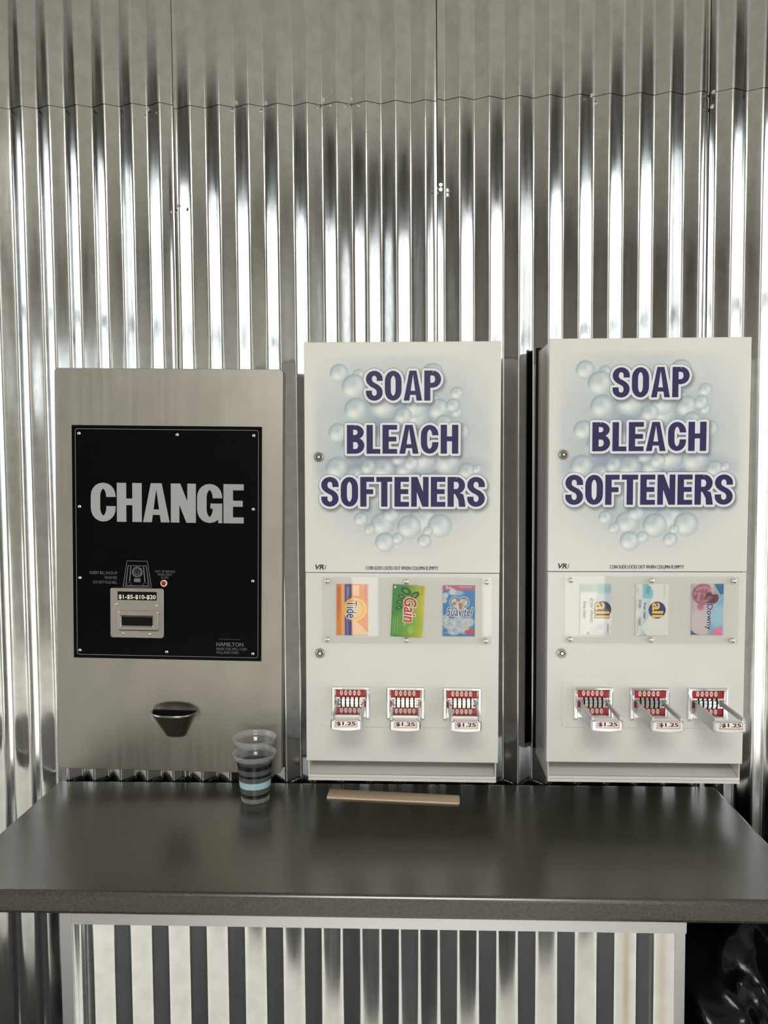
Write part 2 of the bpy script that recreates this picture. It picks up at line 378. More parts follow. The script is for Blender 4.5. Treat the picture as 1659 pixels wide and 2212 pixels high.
# ---- printed pictures: a fine grid whose vertices carry the ink colour
def grid_print(name, P, u0, u1, v0, v1, img, dfun, m, parent, back=None):
    h, w_ = img.shape[:2]
    uu, vv = np.meshgrid(np.linspace(u0, u1, w_), np.linspace(v0, v1, h))
    dd = dfun(uu, vv) if callable(dfun) else np.full_like(uu, dfun)
    V = np.stack([(uu-P.W/2)/1000, -dd/1000, (P.Vb-vv)/1000], -1).reshape(-1, 3)
    i = np.arange(h*w_).reshape(h, w_)
    Fc = np.stack([i[1:, :-1], i[1:, 1:], i[:-1, 1:], i[:-1, :-1]], -1).reshape(-1, 4)
    V = V.tolist(); Fc = Fc.tolist(); cols = np.ones((h*w_, 4)); 
    lin = np.where(img <= 0.04045, img/12.92, ((np.clip(img, 0, 1)+0.055)/1.055)**2.4)
    cols[:, :3] = lin.reshape(-1, 3)
    if back is not None:      # close the packet behind
        b0 = len(V); edge = list(i[0, :])+list(i[1:, -1])+list(i[-1, -2::-1])+list(i[-2:0, 0][::1])
        for e in edge: V.append((V[e][0], -back/1000, V[e][2]))
        n = len(edge)
        for k in range(n): Fc.append([edge[k], edge[(k+1) % n], b0+(k+1) % n, b0+k])
        Fc.append([b0+k for k in range(n)][::-1])
        cols = np.vstack([cols, np.tile([0.7, 0.7, 0.68, 1], (n, 1))])
    o = raw(name, V, Fc, m, parent, smooth=(back is None))
    ca = o.data.color_attributes.new('ink', 'FLOAT_COLOR', 'POINT'); ca.data.foreach_set('color', cols.astype(np.float32).ravel())
    return o
class Pic:
    def __init__(s, u0, u1, v0, v1, res, bgc):
        s.w = max(2, int((u1-u0)/res)+1); s.h = max(2, int((v1-v0)/res)+1)
        s.U, s.V = np.meshgrid(np.linspace(u0, u1, s.w), np.linspace(v0, v1, s.h)); s.img = np.zeros((s.h, s.w, 3)); s.img[:] = np.array(bgc)/255
        s.res = res
    def put(s, mask, c):
        m_ = np.clip(mask, 0, 1)[..., None]; s.img = s.img*(1-m_)+m_*np.array(c)/255
    def ell(s, u, v, ru, rv, soft=1.0, rot=0):
        c, s_ = math.cos(rot), math.sin(rot); x = (s.U-u)*c+(s.V-v)*s_; y = -(s.U-u)*s_+(s.V-v)*c
        r = np.sqrt((x/ru)**2+(y/rv)**2); return np.clip((1-r)*min(ru, rv)/soft+0.5, 0, 1)
    def rect(s, u0, u1, v0, v1, soft=0.6):
        return np.clip(np.minimum(np.minimum(s.U-u0, u1-s.U), np.minimum(s.V-v0, v1-s.V))/soft+0.5, 0, 1)
    def poly(s, pts):
        ins = np.zeros_like(s.U, bool); n = len(pts)
        for i in range(n):
            (x0, y0), (x1, y1) = pts[i], pts[(i+1) % n]
            if y0 == y1: continue
            c = ((y0 > s.V) != (y1 > s.V)) & (s.U < (x1-x0)*(s.V-y0)/(y1-y0)+x0); ins ^= c
        return ins.astype(float)
    def blur(s, a, n):
        k = np.exp(-np.linspace(-2, 2, 2*n+1)**2); k /= k.sum()
        a = np.apply_along_axis(lambda r: np.convolve(np.pad(r, n, mode='edge'), k, 'valid'), 0, a)
        return np.apply_along_axis(lambda r: np.convolve(np.pad(r, n, mode='edge'), k, 'valid'), 1, a)
    def noise(s, cell, seed):
        rng = np.random.default_rng(seed); gw, gh = int(s.w*s.res/cell)+3, int(s.h*s.res/cell)+3; g = rng.random((gh, gw))
        x = np.linspace(0, gw-1.01, s.w); y = np.linspace(0, gh-1.01, s.h); xi = x.astype(int); yi = y.astype(int); fx = x-xi; fy = (y-yi)[:, None]
        fx = fx*fx*(3-2*fx); fy = fy*fy*(3-2*fy)
        a = g[yi][:, xi]*(1-fx)+g[yi][:, xi+1]*fx; c = g[yi+1][:, xi]*(1-fx)+g[yi+1][:, xi+1]*fx
        return a*(1-fy)+c*fy

# ------------------------------------------------------------------ the room
PROFILE_DEPTH = 0.015
def corrugated(x0, x1, z0, z1, pitch, crest, y=0.0, depth=PROFILE_DEPTH, k=0.985, per=28, ya=None, yb=None):
    """A sheet rolled in rounded V ribs; crests at y, valleys at y+depth."""
    xs = list(np.arange(x0, x1, pitch/per))+[x1]; V = []; Fc = []
    for x in xs:
        ph = 2*math.pi*(x-crest)/pitch
        yy = y+depth/2*(1-math.asin(k*math.cos(ph))/math.asin(k))
        for e, xe in ((ya, x0), (yb, x1)):      # the edge is dressed to lie against its neighbour
            if e is not None: f_ = max(0.0, 1-abs(x-xe)/0.012); f_ = f_*f_*(3-2*f_); yy = yy*(1-f_)+e*f_
        V += [(x, yy, z0), (x, yy, z1)]
    for i in range(len(xs)-1): Fc.append((2*i, 2*i+2, 2*i+3, 2*i+1))
    return V, Fc
wall = tag(empty('wall_back', (0, 0, 0)), 'corrugated galvanised metal wall behind the machines', kind='structure')
COLS = [(RX0, -1.738, 0.0663, -1.70), (-1.7365, -1.1395, 0.0632, -1.20065), (-1.138, -0.5409, 0.0632, -0.6317), (-0.5394, 0.0533, 0.0661, -0.4999), (0.0553, 0.6520, 0.06594, 0.2366), (0.6536, 1.2515, 0.066, 0.7020), (1.253, RX1, 0.0663, 1.30)]
LAP = 2.452
for i, (a, c, p_, cr) in enumerate(COLS):
    yb = None
    if i+1 < len(COLS): yb = corrugated(*COLS[i+1][:2], 0, 1, *COLS[i+1][2:])[0][0][1]+0.0008
    V, Fc = corrugated(a, c, 0.0, LAP+0.05, p_, cr, 0.0, yb=yb)
    raw('metal_sheet', V, Fc, M_GALV, wall, smooth=True)
    V, Fc = corrugated(a, c, LAP+0.004*((i*7) % 3-1), RZ1, p_, cr, -0.0016, PROFILE_DEPTH, yb=None if yb is None else yb-0.0016)
    raw('metal_sheet', V, Fc, M_GALV, wall, smooth=True)
bm = bmesh.new(); add_box(bm, RX0, RX1, 0.025, 0.12, 0, RZ1); bm_obj('backing', bm, M_BLACK, wall)
def at(px, py, Y=0.0):
    d = rt*((px-829.5)/F_PX)-up*((py-1106)/F_PX)+fw
    return CAM+d*((Y-CAM.y)/d.y)
for (px, py) in ((320, 236), (511, 222), (575, 223), (699, 216), (759, 215), (1278, 206), (1541, 199), (952, 400), (952, 410), (386, 445), (1538, 230)):
    q = at(px, py, -0.001); bm = bmesh.new()
    bmesh.ops.create_cone(bm, cap_ends=True, segments=6, radius1=0.0042, radius2=0.0036, depth=0.005, matrix=Matrix.Translation((q.x, -0.002, q.z)) @ Matrix.Rotation(math.pi/2, 4, 'X'))
    bm_obj('screw', bm, M_CHROME, wall)
def wallbox(name, boxes, m, label):
    bm = bmesh.new()
    for q in boxes: add_box(bm, *q)
    return tag(bm_obj(name, bm, m), label, kind='structure')
wallbox('floor', [(RX0-0.2, RX1+0.2, RY0-0.2, 0.12, -0.1, 0)], M_FLOOR, 'pale tiled laundromat floor')
for x in (-1.7, 1.7):  # unseen dark mats, added so the base cladding reflects dark strips
    bm = bmesh.new(); add_box(bm, x-1.12, x+1.12, -1.9, -0.06, 0.0, 0.012, 0.004, 1)
    tag(bm_obj('added_dark_mat', bm, M_MAT), 'added unseen dark mat on the floor, %s of the counter, for dark reflections' % ('left' if x < 0 else 'right'), 'mat')
wallbox('ceiling', [(RX0-0.2, RX1+0.2, RY0-0.2, 0.12, RZ1, RZ1+0.1)], M_CEIL, 'off-white ceiling')
wy0, wy1, wz0, wz1 = WIN_SIDE
for nm, x0, x1 in (('wall_left', RX0-0.12, RX0), ('wall_right', RX1, RX1+0.12)):
    wy0 = WIN_SIDE[0] if x0 < 0 else WIN_RIGHT_Y0
    wallbox(nm, [(x0, x1, RY0, wy0, 0, RZ1), (x0, x1, wy1, 0.0, 0, RZ1), (x0, x1, wy0, wy1, 0, wz0)], M_ENDWALL if x0 < 0 else M_PLASTER, 'painted end wall with glazed shopfront')
xs = [RX0]+[q for w_ in WIN_FRONT for q in w_[:2]]+[RX1]
bxs = [(xs[i], xs[i+1], RY0-0.12, RY0, 0, RZ1) for i in range(0, len(xs), 2)]
for (x0, x1, z0, z1) in WIN_FRONT: bxs += [(x0, x1, RY0-0.12, RY0, z1, RZ1), (x0, x1, RY0-0.12, RY0, 0, z0)]
for i, x0 in enumerate((RX0-0.12, RX1-0.02)): wallbox('trim_%d' % (i+1), [(x0, x0+0.14, (WIN_SIDE[0], WIN_RIGHT_Y0)[i], wy1, wz1, RZ1)], M_HEADER, 'dark header board over the end wall glazing')
wallbox('wall_front', bxs, M_PLASTER, 'painted wall opposite the machines')
def winframe(name, axis, pos, a0, a1, z0, z1, n):
    bm = bmesh.new()
    def bar(p0, p1, q0, q1):
        if axis == 'x': add_box(bm, pos-0.03, pos+0.03, p0, p1, q0, q1)
        else: add_box(bm, p0, p1, pos-0.03, pos+0.03, q0, q1)
    for i in range(n+1): c = a0+(a1-a0)*i/n; bar(c-0.03, c+0.03, z0, z1)
    for z in (z0+0.03, z0+(z1-z0)*0.72, z1-0.03): bar(a0, a1, z-0.03, z+0.03)
    return tag(bm_obj(name, bm, M_FRAME), 'dark framed shopfront glazing', kind='structure')
winframe('window_1', 'x', RX0-0.06, WIN_SIDE[0], wy1, wz0, wz1, 4)
winframe('window_2', 'x', RX1+0.06, WIN_RIGHT_Y0, wy1, wz0, wz1, 4)
for i, w_ in enumerate(WIN_FRONT): winframe('window_%d' % (i+3), 'y', RY0-0.06, *w_, (1, 2, 2)[i])

# ------------------------------------------------------------------ counter
ZC = 0.9009
CX0, CX1, CD, CT = -0.842, 0.685, 0.4874, 0.0414
bm = bmesh.new(); add_box(bm, CX0, CX1, -CD, 0.0, ZC-CT, ZC, 0.007, 4)
tag(bm_obj('countertop', bm, M_COUNTER), 'dark olive laminate countertop below the machines along the metal wall', 'counter')
base = tag(empty('counter_base', (-0.075, -0.22, 0)), 'corrugated metal clad base under the dark countertop', 'cabinet')
bi = Vector(base.location)
BX0, BX1, BY = -0.632, 0.4636, -0.455
def bpart(name, boxes, m, bev=0.0006):
    bm = bmesh.new()
    for q in boxes: add_box(bm, q[0]-bi.x, q[1]-bi.x, q[2]-bi.y, q[3]-bi.y, q[4], q[5], bev, 1)
    return bm_obj(name, bm, m, base)
V, Fc = corrugated(-0.6125, 0.449, 0.02, ZC-CT-0.004, 0.0685, -0.4399, BY, 0.015, ya=BY+0.001)
raw('corrugated_cladding', [(v[0]-bi.x, v[1]-bi.y, v[2]) for v in V], Fc, M_GALV2, base, smooth=True)
bpart('carcass', [(BX0+0.004, BX1-0.004, BY+0.02, -0.02, 0.0, ZC-CT-0.002)], M_BLACK)
bpart('corner_trim', [(-0.634, -0.612, BY-0.003, BY-0.0005, 0.0, ZC-CT-0.001), (-0.634, -0.632, BY-0.002, BY+0.02, 0.0, ZC-CT-0.001)], M_TRIM)
bpart('corner_trim', [(0.447, 0.465, BY-0.003, BY-0.0005, 0.0, ZC-CT-0.012), (0.463, 0.465, BY-0.002, BY+0.02, 0.0, ZC-CT-0.012)], M_TRIM)
bpart('top_trim', [(-0.612, 0.4665, BY-0.0045, BY-0.003, ZC-CT-0.0335, ZC-CT-0.001), (-0.612, 0.4665, BY-0.0045, BY+0.02, ZC-CT-0.0022, ZC-CT-0.001)], M_TRIM)

# ------------------------------------------------------------------ change machine
def hang(name, tl, r, W, Vb):
    c, s_ = math.cos(r), math.sin(r); x, z = W/2000, -Vb/1000
    return empty(name, (tl[0]+x*c-z*s_, 0.0, tl[1]+x*s_+z*c), r)
CW, CH = 518.8, 920.2
ch = tag(hang('change_machine', (-0.8107, 1.8634), -0.0182, CW, CH), 'stainless steel change machine with black front panel on the metal wall', 'change machine')
P = Panel(ch, CW, CH)
# faceplate: rounded steel plate with a dished recess above the coin cup
D0 = 30.0
CUPU, CUPV, CUPA = 273.4, 777.6, 54.0
def dish(u, v):
    q = 1-((u-CUPU)/(CUPA+1))**2-((CUPV-v)/19)**2 if v <= CUPV else (1-((u-CUPU)/(CUPA+4))**2)*max(0.0, 1-(v-CUPV)/30)
    return D0-4*max(q, 0)**0.9
out = rrect(0, CW, 0, CH, 9, 6)
pts = [Vector(q) for q in out]; n0 = len(pts)
for u in np.arange(CUPU-66, CUPU+66.1, 2.4):
    for v in np.arange(CUPV-32, CUPV+36.1, 2.4): pts.append(Vector((u, v)))
for u in np.arange(20, CW-10, 30):
    for v in np.arange(20, CH-10, 30):
        if not (CUPU-75 < u < CUPU+75 and CUPV-40 < v < CUPV+42): pts.append(Vector((u, v)))
r_ = delaunay_2d_cdt(pts, [], [list(range(n0))], 1, 1e-3)
V = [P.p(q[0], q[1], dish(q[0], q[1])) for q in r_[0]]; Fc = []
for f in r_[2]:
    a, b_, c = [Vector(r_[0][i]) for i in f]; Fc.append(list(f) if (b_-a).cross(c-a) < 0 else list(f)[::-1])
sm = [True]*len(Fc); nb = len(V); n = len(out)
for (ins, d) in ((0, D0), (-0.9, D0-0.9), (-0.9, 0)):
    for q in out:
        nu = CW/2+(q[0]-CW/2)*(1-ins*2/CW); nv = CH/2+(q[1]-CH/2)*(1-ins*2/CH); V.append(P.p(nu, nv, d))
for k in range(2):
    for i in range(n): Fc.append([nb+k*n+i, nb+(k+1)*n+i, nb+(k+1)*n+(i+1) % n, nb+k*n+(i+1) % n]); sm.append(False)
o = raw('faceplate', V, Fc, M_STEEL, ch); o.data.polygons.foreach_set('use_smooth', sm)
PU0, PU1, PV0, PV1 = 38.5, 472.5, 127.5, 660.0
bm = bmesh.new(); P.box(bm, PU0, PU1, PV0, PV1, D0-1, D0+2.2, 0.5, 1)
fp = bm_obj('front_panel', bm, M_BLACKAC, ch); DP = D0+2.2
ik = Ink(P); ik.ring(rrect(46.6, 465.2, 135.4, 652.5, 6), rrect(47.3, 464.5, 136.1, 651.8, 5.4), DP+0.15); ik.build('border_line', M_GREYINK, ch)
ik = Ink(P); V2, F2 = letters(word('CHANGE', 81.5, 431.8, 257.0, 345.5, gap=0.03, t=0.235, bb=0.155, w=0.62)); ik.tris(V2, F2, DP+0.2)
tag(ik.build('lettering', M_GREYINK, ch), 'large grey CHANGE lettering')
for (u, v) in ((56.2, 146), (281, 147), (454.6, 147.3), (55.7, 312), (454, 313), (55.2, 475.4), (453.3, 476.2), (53.6, 642.6), (255, 642.8), (453.7, 643.1)):
    bm = bmesh.new(); P.cyl(bm, u, v, 4.0, DP-0.5, DP+0.8, 16, dome=1.6)
    so = bm_obj('screw', bm, M_CHROME, ch)
    bm = bmesh.new(); P.box(bm, u-1.8, u+1.8, v-0.45, v+0.45, DP+2.1, DP+2.55); P.box(bm, u-0.45, u+0.45, v-1.8, v+1.8, DP+2.1, DP+2.56); bm_obj('cross_slot', bm, M_BLACK, so)
# bill acceptor
bm = bmesh.new(); P.slab(bm, rrect(125.6, 249.0, 496.6, 611.0, 6), DP-0.5, DP+3.0, bev=0.8)
ba = bm_obj('bill_acceptor', bm, M_STEEL, ch); DA = DP+3.0
bm = bmesh.new(); P.slab(bm, rrect(143.0, 233.0, 504.5, 524.0, 0.8), DA-0.3, DA+0.4); bm_obj('denomination_label', bm, M_BLACK, ba)
ik = Ink(P); ik.text('$1-$5-$10-$20', 145.5, 231, 511.5, 522.5, DA+0.55, 0, 0.02); ik.build('lettering', M_LABEL, ba)
bm = bmesh.new(); o2, i2 = rrect(145.5, 238, 548.6, 594, 4), rrect(152.5, 224, 562.5, 582.5, 1.5)
n = len(o2); rings = [(o2, DA-0.2), (o2, DA+3.5), (rrect(147, 236.5, 551, 591, 3), DA+5), (rrect(150, 227, 558, 585.5, 1.5), DA+5), (i2, DA+2.0), (i2, DA-2.5)]
RR = [[bm.verts.new(P.p(q[0], q[1], d)) for q in oo] for oo, d in rings]
for a, c in zip(RR, RR[1:]):
    for i in range(n): bm.faces.new((a[i], c[i], c[(i+1) % n], a[(i+1) % n]))
bmesh.ops.recalc_face_normals(bm, faces=bm.faces[:]); bm_obj('slot_bezel', bm, M_STEEL, ba)
bm = bmesh.new(); P.box(bm, 152, 224.5, 562, 583, DA+0.1, DA+0.6); bm_obj('bill_slot', bm, M_BLACK, ba)
for (u, v) in ((140.5, 534.5), (233, 536), (155.5, 601.5), (217.5, 602)):
    bm = bmesh.new(); P.cyl(bm, u, v, 3.4, DA-0.3, DA+0.5, 14, dome=1.2); bm_obj('screw', bm, M_SATIN, ba)
bm = bmesh.new(); P.cyl(bm, 249.2, 484.4, 7.6, DP-0.3, DP+2.0, 24); lo = bm_obj('indicator_light', bm, M_LABEL, ch)
bm = bmesh.new(); P.cyl(bm, 248.6, 484.2, 5.6, DP+1.9, DP+2.3, 24, dome=2.0); bm_obj('red_lens', bm, M_LED, lo)
# printed instructions and bill diagram
ik = Ink(P); d = DP+0.2
for t_, u0, u1, v0 in (('INSERT BILL FACE UP', 77.9, 141.3, 459.5), ('THIS WAY FIRST', 111.5, 141, 470.5), ('DO NOT FOLD BILL', 86, 141, 481)): ik.text(t_, u0, u1, v0, v0+6.6, d)
tag(ik.build('bill_instructions', M_FAINT, ch), 'small grey printed instructions'); ik = Ink(P)
for t_, u0, u1, v0 in (('OUT OF SERVICE', 228.5, 274.5, 455), ('WHEN LIGHT', 234.5, 268, 462), ('IS ON', 243, 259, 469)): ik.text(t_, u0, u1, v0, v0+5.2, d)
ik.build('service_notice', M_FAINT, ch); ik = Ink(P)
ik.text('Manufactured by', 375, 425, 609.5, 612, d)
ik.text('HAMILTON', 369.5, 431.5, 617.8, 627.0, d, 0, 0.015); ik.text('HAMILTON MFG. CORP.', 369.5, 441, 630, 636.3, d); ik.text('HOLLAND OHIO', 369.5, 421, 638, 644.3, d)
ik.build('maker_address', M_FAINT, ch)
ik = Ink(P)
def lerp_quad(q, a, b_): return [(q[0]+(q[2]-q[0])*x+0*y, 0) for x, y in ()]
def dq(x, y):   # diagram of a bill drawn lying flat: x across, y up its length (narrower at the far end)
    hw = 24.0+9.5*(1-y); return (187.5+(x-0.5)*2*hw, 495-y*61)
for (a0, a1, b0, b1) in ((0, 1, 0, 0.02), (0, 1, 0.98, 1), (0, 0.025, 0, 1), (0.975, 1, 0, 1), (0.08, 0.92, 0.05, 0.075), (0.1, 0.9, 0.80, 0.82), (0.08, 0.11, 0.05, 0.82), (0.89, 0.92, 0.05, 0.82), (0.38, 0.62, 0.20, 0.34), (0.2, 0.24, 0.2, 0.78), (0.76, 0.80, 0.2, 0.78)):
    ik.poly([dq(a0, b0), dq(a1, b0), dq(a1, b1), dq(a0, b1)], DP+0.2)
for (cx, cy, rx, ry) in ((0.5, 0.58, 0.17, 0.15), (0.2, 0.12, 0.11, 0.05), (0.8, 0.12, 0.11, 0.05), (0.5, 0.58, 0.22, 0.2)):
    a = [dq(cx+rx*math.cos(t), cy+ry*math.sin(t)) for t in np.linspace(0, 2*math.pi, 25)[:-1]]; c = [dq(cx+rx*0.86*math.cos(t), cy+ry*0.86*math.sin(t)) for t in np.linspace(0, 2*math.pi, 25)[:-1]]
    ik.ring(a, c, DP+0.22)
for k in range(26):
    x, y = random.uniform(0.34, 0.66), random.uniform(0.45, 0.72); ik.poly([dq(x, y), dq(x+0.06, y+0.02), dq(x+0.05, y+0.05)], DP+0.24)
tag(ik.build('bill_diagram', M_FAINT, ch), 'faint grey line drawing of a banknote')
bm = bmesh.new(); P.slab(bm, [(CUPU-CUPA+3, CUPV+0.5), (CUPU+CUPA-3, CUPV+0.5)]+[(CUPU+(CUPA-4)*math.cos(a)*(1-0.3*math.sin(a)), CUPV+0.5+44*math.sin(a)) for a in np.linspace(0.05, math.pi-0.05, 16)], D0-2, D0+0.6)
tag(bm_obj('cup_shade_plate', bm, M_BLACK, ch), 'black plate for the dark hollow behind the coin cup')  # flat black plate puts in the dark of the cup's hollow
# coin cup: half-cone pocket standing out of the plate
bm = bmesh.new(); NS = 28; NR = 10
def cuppt(a, t, sh):   # a: 0..1 round the half, t: 0 top .. 1 bottom, sh: shell inset
    A = (CUPA-sh)+(23-CUPA)*t; Dp = (50-sh)+(17-50)*t**1.15
    th = math.pi*a; e = 0.8
    cx, sx = math.cos(th), math.sin(th)
    return P.p(CUPU-A*math.copysign(abs(cx)**e, cx)+3*t, CUPV+58*t, D0-2+Dp*abs(sx)**e)
for sh in (0.0, 2.2):
    G = [[bm.verts.new(cuppt(i/NS, t/NR, sh)) for i in range(NS+1)] for t in range(NR+1)]
    for t in range(NR):
        for i in range(NS):
            q = (G[t][i], G[t][i+1], G[t+1][i+1], G[t+1][i]); f = bm.faces.new(q if sh else q[::-1]); f.smooth = True
    if sh == 0: G0 = G; bm.faces.new(G[NR])
    else:
        for i in range(NS): bm.faces.new((G0[0][i], G0[0][i+1], G[0][i+1], G[0][i]))
bmesh.ops.recalc_face_normals(bm, faces=bm.faces[:])
tag(bm_obj('coin_cup', bm, mat('worn_steel', (0.30, 0.295, 0.28), 0.27, 1.0), ch), 'dark worn steel coin return cup')

# ------------------------------------------------------------------ soap vending cabinets
VW, VB = 403.5, 917.0
DOORC = (213.1, 210.9, 206.1)     # sRGB of the enamel, so that the printed film melts into the door
DF = 170.0
words = [('SOAP', 127.5, 281.5, 58.8, 119.8), ('BLEACH', 88.0, 317.0, 169.3, 228.3), ('SOFTENERS', 34.5, 371.8, 276.0, 337.5)]
wpoly = [word(*q, gap=0.075) for q in words]
pic = Pic(14, 392, 22, 450, 1.5, DOORC)
def zz(x, y): return ((640+x*0.2773-656)/1.0528, (720+y*0.2773-740)/1.0428)   # position on the printed film
cloud = pic.ell(196, 210, 178, 175, 150); n_ = pic.noise(40, 3)*0.6+pic.noise(16, 5)*0.4
pic.put(cloud**1.2*(0.55+0.5*n_), (164, 180, 184))
pic.put(pic.ell(205, 195, 95, 75, 60)*(0.45+0.4*n_), (142, 150, 168)); pic.put(pic.ell(200, 260, 140, 28, 26)*0.7, (138, 138, 164))
pic.put(pic.ell(210, 350, 80, 38, 40)*0.6*n_, (134, 156, 166))
BUB = [(333, 310, 72), (485, 325, 48), (450, 415, 98), (465, 590, 92), (690, 548, 115), (1060, 320, 85), (1250, 468, 52), (1070, 525, 50), (1110, 590, 82), (1250, 612, 42), (325, 770, 78), (430, 880, 84), (760, 730, 70), (930, 640, 100), (315, 1045, 90), (680, 1055, 90), (560, 1035, 62), (850, 1045, 76), (1000, 950, 135), (895, 1005, 60), (800, 965, 58), (1180, 990, 106), (1290, 760, 62), (1330, 1070, 70), (1410, 1050, 38), (500, 1440, 55), (670, 1480, 92), (740, 1400, 70), (990, 1440, 110), (880, 1500, 95), (1120, 1490, 95), (1030, 1530, 38), (570, 1520, 45), (640, 1250, 60), (450, 1100, 70), (930, 560, 95), (600, 850, 85), (1150, 700, 70), (830, 640, 70), (1220, 560, 55), (690, 1620, 78), (790, 1590, 46), (1000, 1610, 56)]
def bubble(x, y, r, k=1.0):
    u, v = zz(x, y); R_ = r*0.2773/1.047
    m_ = pic.ell(u, v, R_, R_, 1.5); rad = np.sqrt((pic.U-u)**2+(pic.V-v)**2)/R_
    pic.put(m_*0.6*k, (184, 197, 199))
    ang = np.arctan2(pic.V-v, pic.U-u)
    pic.put(m_*np.clip((rad-0.55)/0.45, 0, 1)**1.5*(0.5+0.35*np.cos(ang+2.2))*0.9*k, (128, 148, 156))
    pic.put(pic.ell(u+R_*0.1, v-R_*0.1, R_*0.5, R_*0.45, R_*0.6)*0.5*k*n_, (168, 176, 190))
    pic.put(pic.ell(u-R_*0.28, v+R_*0.38, R_*0.48, R_*0.36, R_*0.5)*0.85*k, (232, 231, 224)); pic.put(pic.ell(u+R_*0.38, v-R_*0.1, R_*0.26, R_*0.4, R_*0.4)*0.6*k, (228, 230, 228))
for q in BUB: bubble(*q)
sh = np.zeros_like(pic.U)
for q in wpoly:
    for p_ in grow([p for L_ in q for p in L_], 6.5): sh = np.maximum(sh, pic.poly(p_))
sh = pic.blur(sh, 5); sh = np.roll(np.roll(sh, 2, 1), 3, 0)
pic.put(sh*0.62, (92, 94, 108))
edge = np.minimum(np.minimum(pic.U-14, 392-pic.U), np.minimum(pic.V-22, 450-pic.V))/14
pic.put(1-np.clip(edge, 0, 1), DOORC)
IMG = pic.img
flat = lambda q: [p for L_ in q for p in L_]
WU = [(union(grow(flat(q), 5.9)), union(grow(flat(q), 5.2)), letters(q)) for q in wpoly]
M_CABW = [M_NAVY, M_INKWHITE, M_INKDARK]

def make_vendor():
    root = empty('soap_vendor', (0, 0, 0)); P = Panel(root, VW, VB)
    bm = bmesh.new()
    P.box(bm, 4, 399.5, 0.5, 3, 2.9, 168); P.box(bm, 4, 6, 0.5, VB, 2.9, 166); P.box(bm, 397.5, 399.5, 0.5, VB, 2.9, 166)   # top and sides
    P.box(bm, 4, 399.5, 0.5, VB, 2.9, 4.9); P.box(bm, 4, 399.5, VB-2, VB, 2.9, 168)                                           # back, bottom
    P.box(bm, 4, 399.5, 868, 870, 45, 150)
    bm_obj('cabinet_body', bm, M_WHITE, root)
    bm = bmesh.new(); P.box(bm, -2.0, 397, -7, 905, 0.6, 2.8, 0.2, 1); bm_obj('mounting_board', bm, M_BLACK, root)
    bm = bmesh.new(); P.box(bm, 0, VW, 0, 474.8, 148, DF, 1.6, 2); up_ = bm_obj('upper_door', bm, M_WHITE, root)
    bm = bmesh.new(); P.box(bm, 0.6, VW-0.6, 475.9, 874.5, 148, DF, 1.2, 2); lw = bm_obj('lower_door', bm, M_WHITE, root)
    # dispensing chute under the lower door
    bm = bmesh.new()
    q = [P.p(u, v, d) for u, v, d in ((6, 907, 164), (397, 907, 164), (397, 880, 60), (6, 880, 60))]; vs = [bm.verts.new(x) for x in q]; bm.faces.new(vs)
    P.box(bm, 4, 399.5, 905, 911, 160, 168, 0.8, 2); P.box(bm, 5, 398.5, 911.5, 917, 158, 166, 0.8, 2)
    bmesh.ops.recalc_face_normals(bm, faces=bm.faces[:]); bm_obj('dispensing_tray', bm, M_WHITE, root)
    # print on the upper door
    grid_print('bubble_print', P, 14, 392, 22, 450, IMG, DF+0.15, M_PRINT, up_)
    for (t_, *_), (a, c, e) in zip(words, WU):
        ik = Ink(P); ik.tris(*a, DF+0.30, 2); ik.tris(*c, DF+0.42, 1); ik.tris(*e, DF+0.54, 0)
        tag(ik.build('lettering', M_CABW, up_), 'navy %s lettering outlined in white' % t_)
    ik = Ink(P); ik.text('VR', 21.2, 39.5, 458.2, 468.8, DF+0.2, 0, 0.035, 0.25); ik.text('i', 40.2, 44.8, 458.0, 468.8, DF+0.2, 0, 0.0, 0.35); ik.build('maker_mark', M_INKDARK, up_)
    ik = Ink(P); [ik.text('COIN SLIDE LOCKS OUT WHEN COLUMN IS EMPTY', 126.4+q, 276.5+q, 461.2, 468.6, DF+0.2+q/10, 0, 0.0) for q in (0.0, 0.22, 0.44)]; ik.build('notice', M_INKDARK, up_)
    for (u, v, door) in ((29.8, 234.8, up_), (30.2, 644.3, lw)):
        bm = bmesh.new(); P.cyl(bm, u, v, 10.0, DF-1, DF+3.2, 32, mi=0); P.cyl(bm, u, v, 8.4, DF+3.2, DF+4.4, 32, r1=7.2)
        lk = bm_obj('lock', bm, M_LOCK, door)
        bm = bmesh.new(); P.cyl(bm, u+0.4, v, 5.2, DF+4.2, DF+4.7, 24); P.box(bm, u+3.5, u+6.6, v-1.2, v+1.2, DF+4.2, DF+4.7); bm_obj('keyway', bm, M_BLACK, lk)
        bm = bmesh.new(); P.cyl(bm, u+0.4, v, 3.4, DF+4.4, DF+5.2, 24); bm_obj('key_post', bm, M_CHROME, lk)
    # clear sample window, screwed on in six places
    bm = bmesh.new(); P.slab(bm, rrect(35.5, 386.5, 483.5, 622.5, 1.5), DF+5.2, DF+6.8)
    sw = tag(bm_obj('sample_window', bm, M_ACRYLIC, lw), 'clear acrylic sheet over the sample packets')
    for (u, v) in ((46.8, 492), (211, 492.2), (376.5, 492.6), (47, 614.5), (211.2, 614.8), (375.4, 615)):
        bm = bmesh.new(); P.cyl(bm, u, v, 5.0, DF, DF+7.4, 20, dome=3.0); s2 = bm_obj('screw', bm, M_CHROME, lw)
    # coin slides on a raised plate
    bm = bmesh.new(); P.slab(bm, rrect(31.5, 370.5, 708, 800.5, 9), DF-0.2, DF+1.4, bev=0.6); bm_obj('slide_plate', bm, M_WHITE, lw)
    for cu in (94.6, 209.6, 327.2): coin_slide(P, cu, root)
    return root
